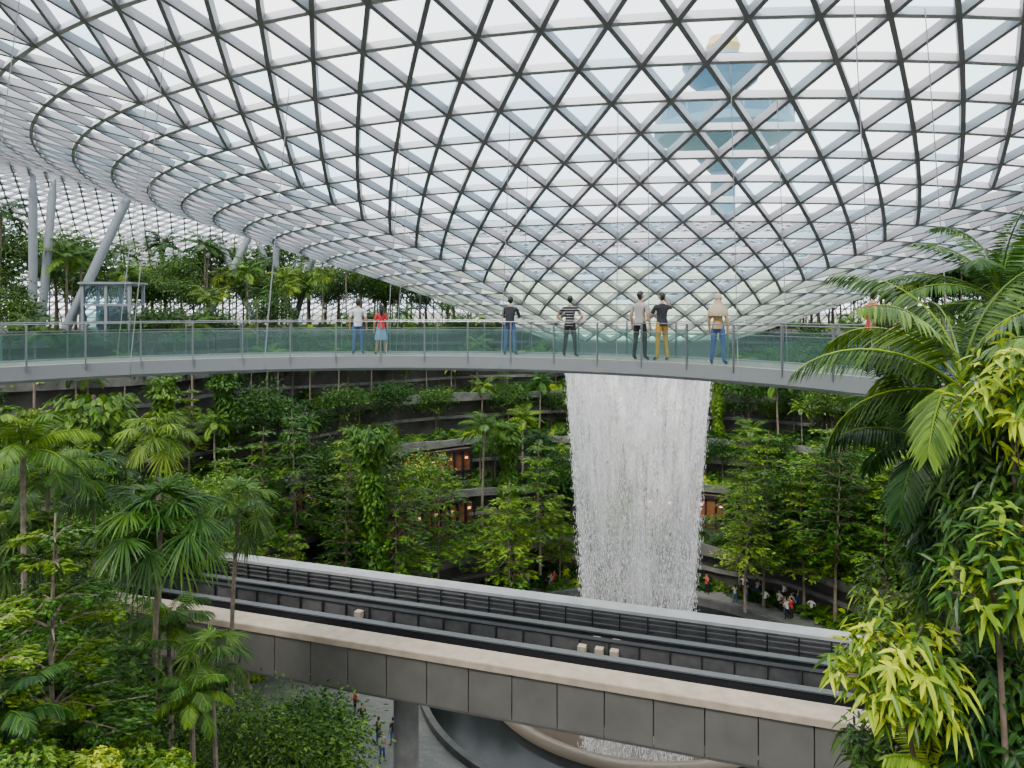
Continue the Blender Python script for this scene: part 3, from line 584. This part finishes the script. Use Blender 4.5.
def person(name,top,bottom,pose='rail',short=True,skirt=False,hair='short',female=False,stance=.1,backpack=False,hmat=None,turn=0.0,lean=.0):
    sw=.165 if female else .19
    J={'pel':(0,0,.95),'sp':(0,.0,1.1),'ch':(0,lean*.6,1.30),'nk':(0,lean,1.46),'nt':(0,lean+.01,1.56)}
    for sg,n in((1,'R'),(-1,'L')):
        J['hip'+n]=(sg*.09,0,.90); J['kn'+n]=(sg*(.095+stance*.3),.03 if sg>0 else 0.0,.49); J['an'+n]=(sg*(.1+stance*.6),-.03,.09); J['to'+n]=(sg*(.13+stance*.6),.14,.035)
        J['sh'+n]=(sg*sw,lean,1.40)
        if pose=='rail' or (pose=='point' and sg<0): e=(sg*(sw+.07),lean+.10,1.16); wv=(sg*(sw-.02),lean+.36,1.14)
        elif pose=='hips': e=(sg*(sw+.20),lean-.03,1.16); wv=(sg*(sw+.0),lean+.06,1.0)
        elif pose=='point': e=(sg*(sw+.15),lean+.14,1.35); wv=(sg*(sw+.02),lean+.2,1.58)
        elif pose=='camera': e=(sg*(sw+.08),lean+.14,1.22); wv=(sg*.07,lean+.30,1.45)
        else: e=(sg*(sw+.06),lean-.02,1.12); wv=(sg*(sw+.07),lean+.06,.88)
        J['el'+n]=e; J['wr'+n]=wv
    rad={'pel':(.155,.115),'sp':(.13,.10),'ch':(.16,.115),'nk':(.075,.07),'nt':(.052,.052),'hip':(.095,.1),'kn':(.062,.062),'an':(.045,.05),'to':(.042,.03),'sh':(.068,.068),'el':(.045,.045),'wr':(.03,.028)}
    if female: rad['ch']=(.135,.11); rad['sp']=(.11,.09)
    names=list(J); ix={n:i for i,n in enumerate(names)}
    E=[('pel','sp'),('sp','ch'),('ch','nk'),('nk','nt')]
    for n in'RL': E+=[('pel','hip'+n),('hip'+n,'kn'+n),('kn'+n,'an'+n),('an'+n,'to'+n),('ch','sh'+n),('sh'+n,'el'+n),('el'+n,'wr'+n)]
    me=bpy.data.meshes.new('sk'); me.from_pydata([J[n] for n in names],[(ix[a],ix[b]) for a,b in E],[]); o=bpy.data.objects.new('sk',me); scene.collection.objects.link(o)
    md=o.modifiers.new('Skin','SKIN'); md.use_smooth_shade=True; sm=o.modifiers.new('Sub','SUBSURF'); sm.levels=2; sm.render_levels=2
    for n in names:
        v=me.skin_vertices[0].data[ix[n]]; k=n if n in rad else n[:-1]; v.radius=rad[k]; v.use_root=(n=='pel')
    bpy.context.view_layer.update(); ev=o.evaluated_get(bpy.context.evaluated_depsgraph_get()); m2=ev.to_mesh()
    V=np.zeros(len(m2.vertices)*3); m2.vertices.foreach_get('co',V); V=V.reshape(-1,3); polys=[list(p.vertices) for p in m2.polygons]; ev.to_mesh_clear(); bpy.data.objects.remove(o)
    C=np.array([V[p].mean(0) for p in polys]); Dm=np.stack([seg_d(C,np.array(J[a]),np.array(J[b])) for a,b in E],1); ne=Dm.argmin(1)
    lab=[]
    for (a,b),c in zip([E[i] for i in ne],C):
        if b=='nt': k=0 if c[2]>1.47 else 1
        elif b[:2]=='to': k=3
        elif a[:2]=='kn': k=3 if c[2]<.07 else (0 if skirt else 2)
        elif a[:3]=='hip': k=(0 if (skirt and c[2]<.62) else 2)
        elif b[:3]=='hip': k=2 if c[2]<1.0 else 1
        elif a[:2]=='el' or (a[:2]=='sh' and short and np.linalg.norm(c-np.array(J[a]))>.2): k=0 if short else 1
        elif a=='pel': k=1 if c[2]>.93 else 2
        else: k=1
        lab.append(k)
    lab=np.array(lab); mb=MB()
    first=True
    for l in range(4):
        for sz in(3,4):
            fs=[p for p,ll in zip(polys,lab) if ll==l and len(p)==sz]
            if fs:
                if first: mb.add(V,np.array(fs),l); first=False
                else: mb.c.append((np.zeros((0,3)),np.array(fs),l))
    mb.tube([[0,0,.90],[0,0,.97],[0,0,1.08]],[.135,.14,.12],16,1,cap=False,flat=1.25)
    if skirt: mb.lathe([(.13,1.0),(.17,.85),(.23,.52)],20,2)
    for sg,n in((1,'R'),(-1,'L')):
        wv=np.array(J['wr'+n]); d=nz(wv-np.array(J['el'+n])); S=nz(np.cross(d,[0,0,1.]) if abs(d[2])<.9 else np.array([0,1.,0])); N=np.cross(S,d)
        if N[2]<0: N=-N
        mb.tube([wv-d*.02,wv+d*.03,wv+d*.085],[.02,.026,.027],8,0,flat=1.5)
        for i,fl_ in enumerate((.062,.074,.070,.055)):
            b=wv+d*.08+S*(i-1.5)*.019; mb.tube([b,b+d*fl_*.5-N*.004,b+d*fl_*.85-N*.022,b+d*fl_*.9-N*.045],[.009,.0085,.0075,.006],6,0)
        b=wv+d*.03+S*-sg*.03; mb.tube([b,b+d*.03-S*sg*.025,b+d*.06-S*sg*.03-N*.012],[.011,.0095,.007],6,0)
    hc=np.array([0,lean+.02,1.66]); n1,n2=20,14; u=np.arange(n1)*2*math.pi/n1
    ct,st_=math.cos(turn),math.sin(turn)
    def rotz(V): W_=V.copy(); W_[:,0]=V[:,0]*ct-V[:,1]*st_; W_[:,1]=V[:,0]*st_+V[:,1]*ct; return W_+hc
    def ell(rx,ry,rz,fmin=None,jaw=.25,m=0,zmin=-1,ymax=9,back=0):
        ph=np.linspace(-math.pi/2,math.pi/2,n2); U,PH=np.meshgrid(u,ph); x=np.cos(PH)*np.cos(U); y=np.cos(PH)*np.sin(U); z=np.sin(PH)
        tp=1-jaw*np.clip(-z,0,1); Vh=np.stack([x*rx*tp,y*ry*tp+.01*np.clip(-z,0,1),z*rz],-1).reshape(-1,3)
        i,j=np.meshgrid(np.arange(n2-1),np.arange(n1),indexing='ij'); Q=np.stack([i*n1+j,i*n1+(j+1)%n1,(i+1)*n1+(j+1)%n1,(i+1)*n1+j],-1).reshape(-1,4)
        cc=Vh[Q].mean(1); keep=(cc[:,2]>zmin)|(cc[:,1]<back); keep&=~((cc[:,1]>ymax)&(cc[:,2]<rz*.45))
        mb.add(rotz(Vh),Q[keep],m)
    ell(.075,.093,.115)
    mb.add(rotz(np.array([[0,.088,.02],[-.013,.085,-.028],[.013,.085,-.028],[0,.115,-.022]])),[[0,1,3],[0,3,2],[1,2,3]],0)
    for sx in(-1,1):
        c=np.array([[sx*.029,.080,.012]]); mb.tube(rotz(c+np.array([[0,0,0],[0,.008,0]])),[.011,.006],8,5)
        mb.tube(rotz(np.array([[sx*.07,-.0,.012],[sx*.083,-.008,.006],[sx*.078,-.004,-.025]])),[.012,.015,.007],6,0,flat=.6)
    mb.tube(rotz(np.array([[-.022,.077,-.055],[0,.084,-.056],[.022,.077,-.055]])),[.003,.006,.003],5,6)
    if hair=='hijab':
        ell(.092,.108,.13,m=4,zmin=-9,ymax=.055)
        mb.lathe([(.085,1.62),(.10,1.54),(.15,1.47),(.235,1.38),(.25,1.27),(.24,1.22)],20,4,(0,lean))
    else:
        ell(.083,.10,.122,m=4,zmin=.03,ymax=.045,back=-.012)
        if hair=='long': mb.tube([hc+[0,-.06,.03],hc+[0,-.085,-.08],hc+[0,-.10,-.2],hc+[0,-.09,-.30]],[.07,.075,.06,.03],12,4,flat=1.3)
    if backpack: 
        mb.tube([[0,lean-.2,1.0],[0,lean-.21,1.04],[0,lean-.21,1.34],[0,lean-.18,1.42]],[.10,.13,.13,.07],14,7,flat=1.15)
        for sx in(-1,1): mb.tube([[sx*.09,lean-.15,1.38],[sx*.11,lean,1.49],[sx*.12,lean+.12,1.36],[sx*.12,lean+.05,1.12],[sx*.1,lean-.12,1.05]],.018,6,7,cap=False)
    return mb.mesh(name,[skinm,top,bottom,shoem,hmat or hairm,eyew,lipm,M['black']],True)
c=lambda n,col: mat(n,col,.85)
jean=c('denim_blue',(.045,.09,.24)); blk=c('cloth_black',(.010,.010,.012)); wht=c('cloth_white',(.62,.62,.62)); red=c('cloth_red',(.5,.03,.04)); gry=c('cloth_light_grey',(.38,.35,.31)); nav=c('cloth_charcoal',(.022,.022,.027)); yel=c('cloth_mustard',(.45,.25,.04)); tan=c('cloth_tan',(.45,.28,.13)); cream=c('hijab_cream',(.5,.38,.27)); lblue=c('cloth_sky',(.12,.28,.45))
def onbridge(px,off):
    k=(px-512)/F; R=BR+off; a=1+k*k; b=-2*(k*BX+BY); cc=BX*BX+BY*BY-R*R; d=(-b+math.sqrt(b*b-4*a*cc))/(2*a); return k*d,d
def put(px,name,me,off=1.9,sc=1.0,rotoff=0):
    x,y=onbridge(px,off); ang=math.atan2(y-BY,x-BX)-math.pi/2+rotoff; obj(name,me,(x,y,DK+.015),ang,sc)
put(358,'man_white_shirt',person('man_white_shirt',wht,jean,'down',stance=.06),1.5,1.03)
put(381,'woman_red_top',person('woman_red_top',red,lblue,'down',skirt=True,hair='long',female=True),1.4,.93,.3)
put(510,'man_dark_jacket',person('man_dark_jacket',nav,jean,'rail',short=False,lean=.05),1.5,1.07)
put(570,'man_striped_shirt',person('man_striped_shirt',stripes(),blk,'hips',stance=.12),1.3,1.08)
put(640,'man_grey_shirt',person('man_grey_shirt',gry,blk,'down',stance=.1,turn=-.4),.95,1.14,-.1)
put(662,'man_charcoal_shirt',person('man_charcoal_shirt',nav,yel,'point',stance=.08,turn=.5),1.1,1.12,.9)
put(718,'woman_headscarf',person('woman_headscarf',tan,jean,'down',short=False,hair='hijab',female=True,hmat=cream),.8,1.08,.2)
put(873,'person_red_shirt',person('person_red_shirt',red,blk,'rail'),1.3,1.12)
put(887,'man_with_backpack',person('man_with_backpack',nav,blk,'down',backpack=True),.5,1.08,.3)
crowd=empty('visitor_crowd'); random.seed(3)
CM=[person('visitor_a',nav,jean,'down'),person('visitor_b',wht,blk,'hips'),person('visitor_c',gry,jean,'rail',female=True,hair='long'),person('visitor_d',red,blk,'camera')]
sp=[]
for _ in range(34): sp.append((rd(17.5,26),rd(61,68)))
for _ in range(9): sp.append((rd(-14,-8.5),rd(45,52)))
for _ in range(5): sp.append((rd(-8,-5),rd(41,44)))
for _ in range(8): sp.append((rd(-3,4),rd(66,69.5)))
for x,y in sp:
    if math.hypot(x-CX,y-CY)<15.8: continue
    obj('visitor',random.choice(CM),(x,y,FLOOR),rd(0,6.28),rd(.9,1.05),crowd)
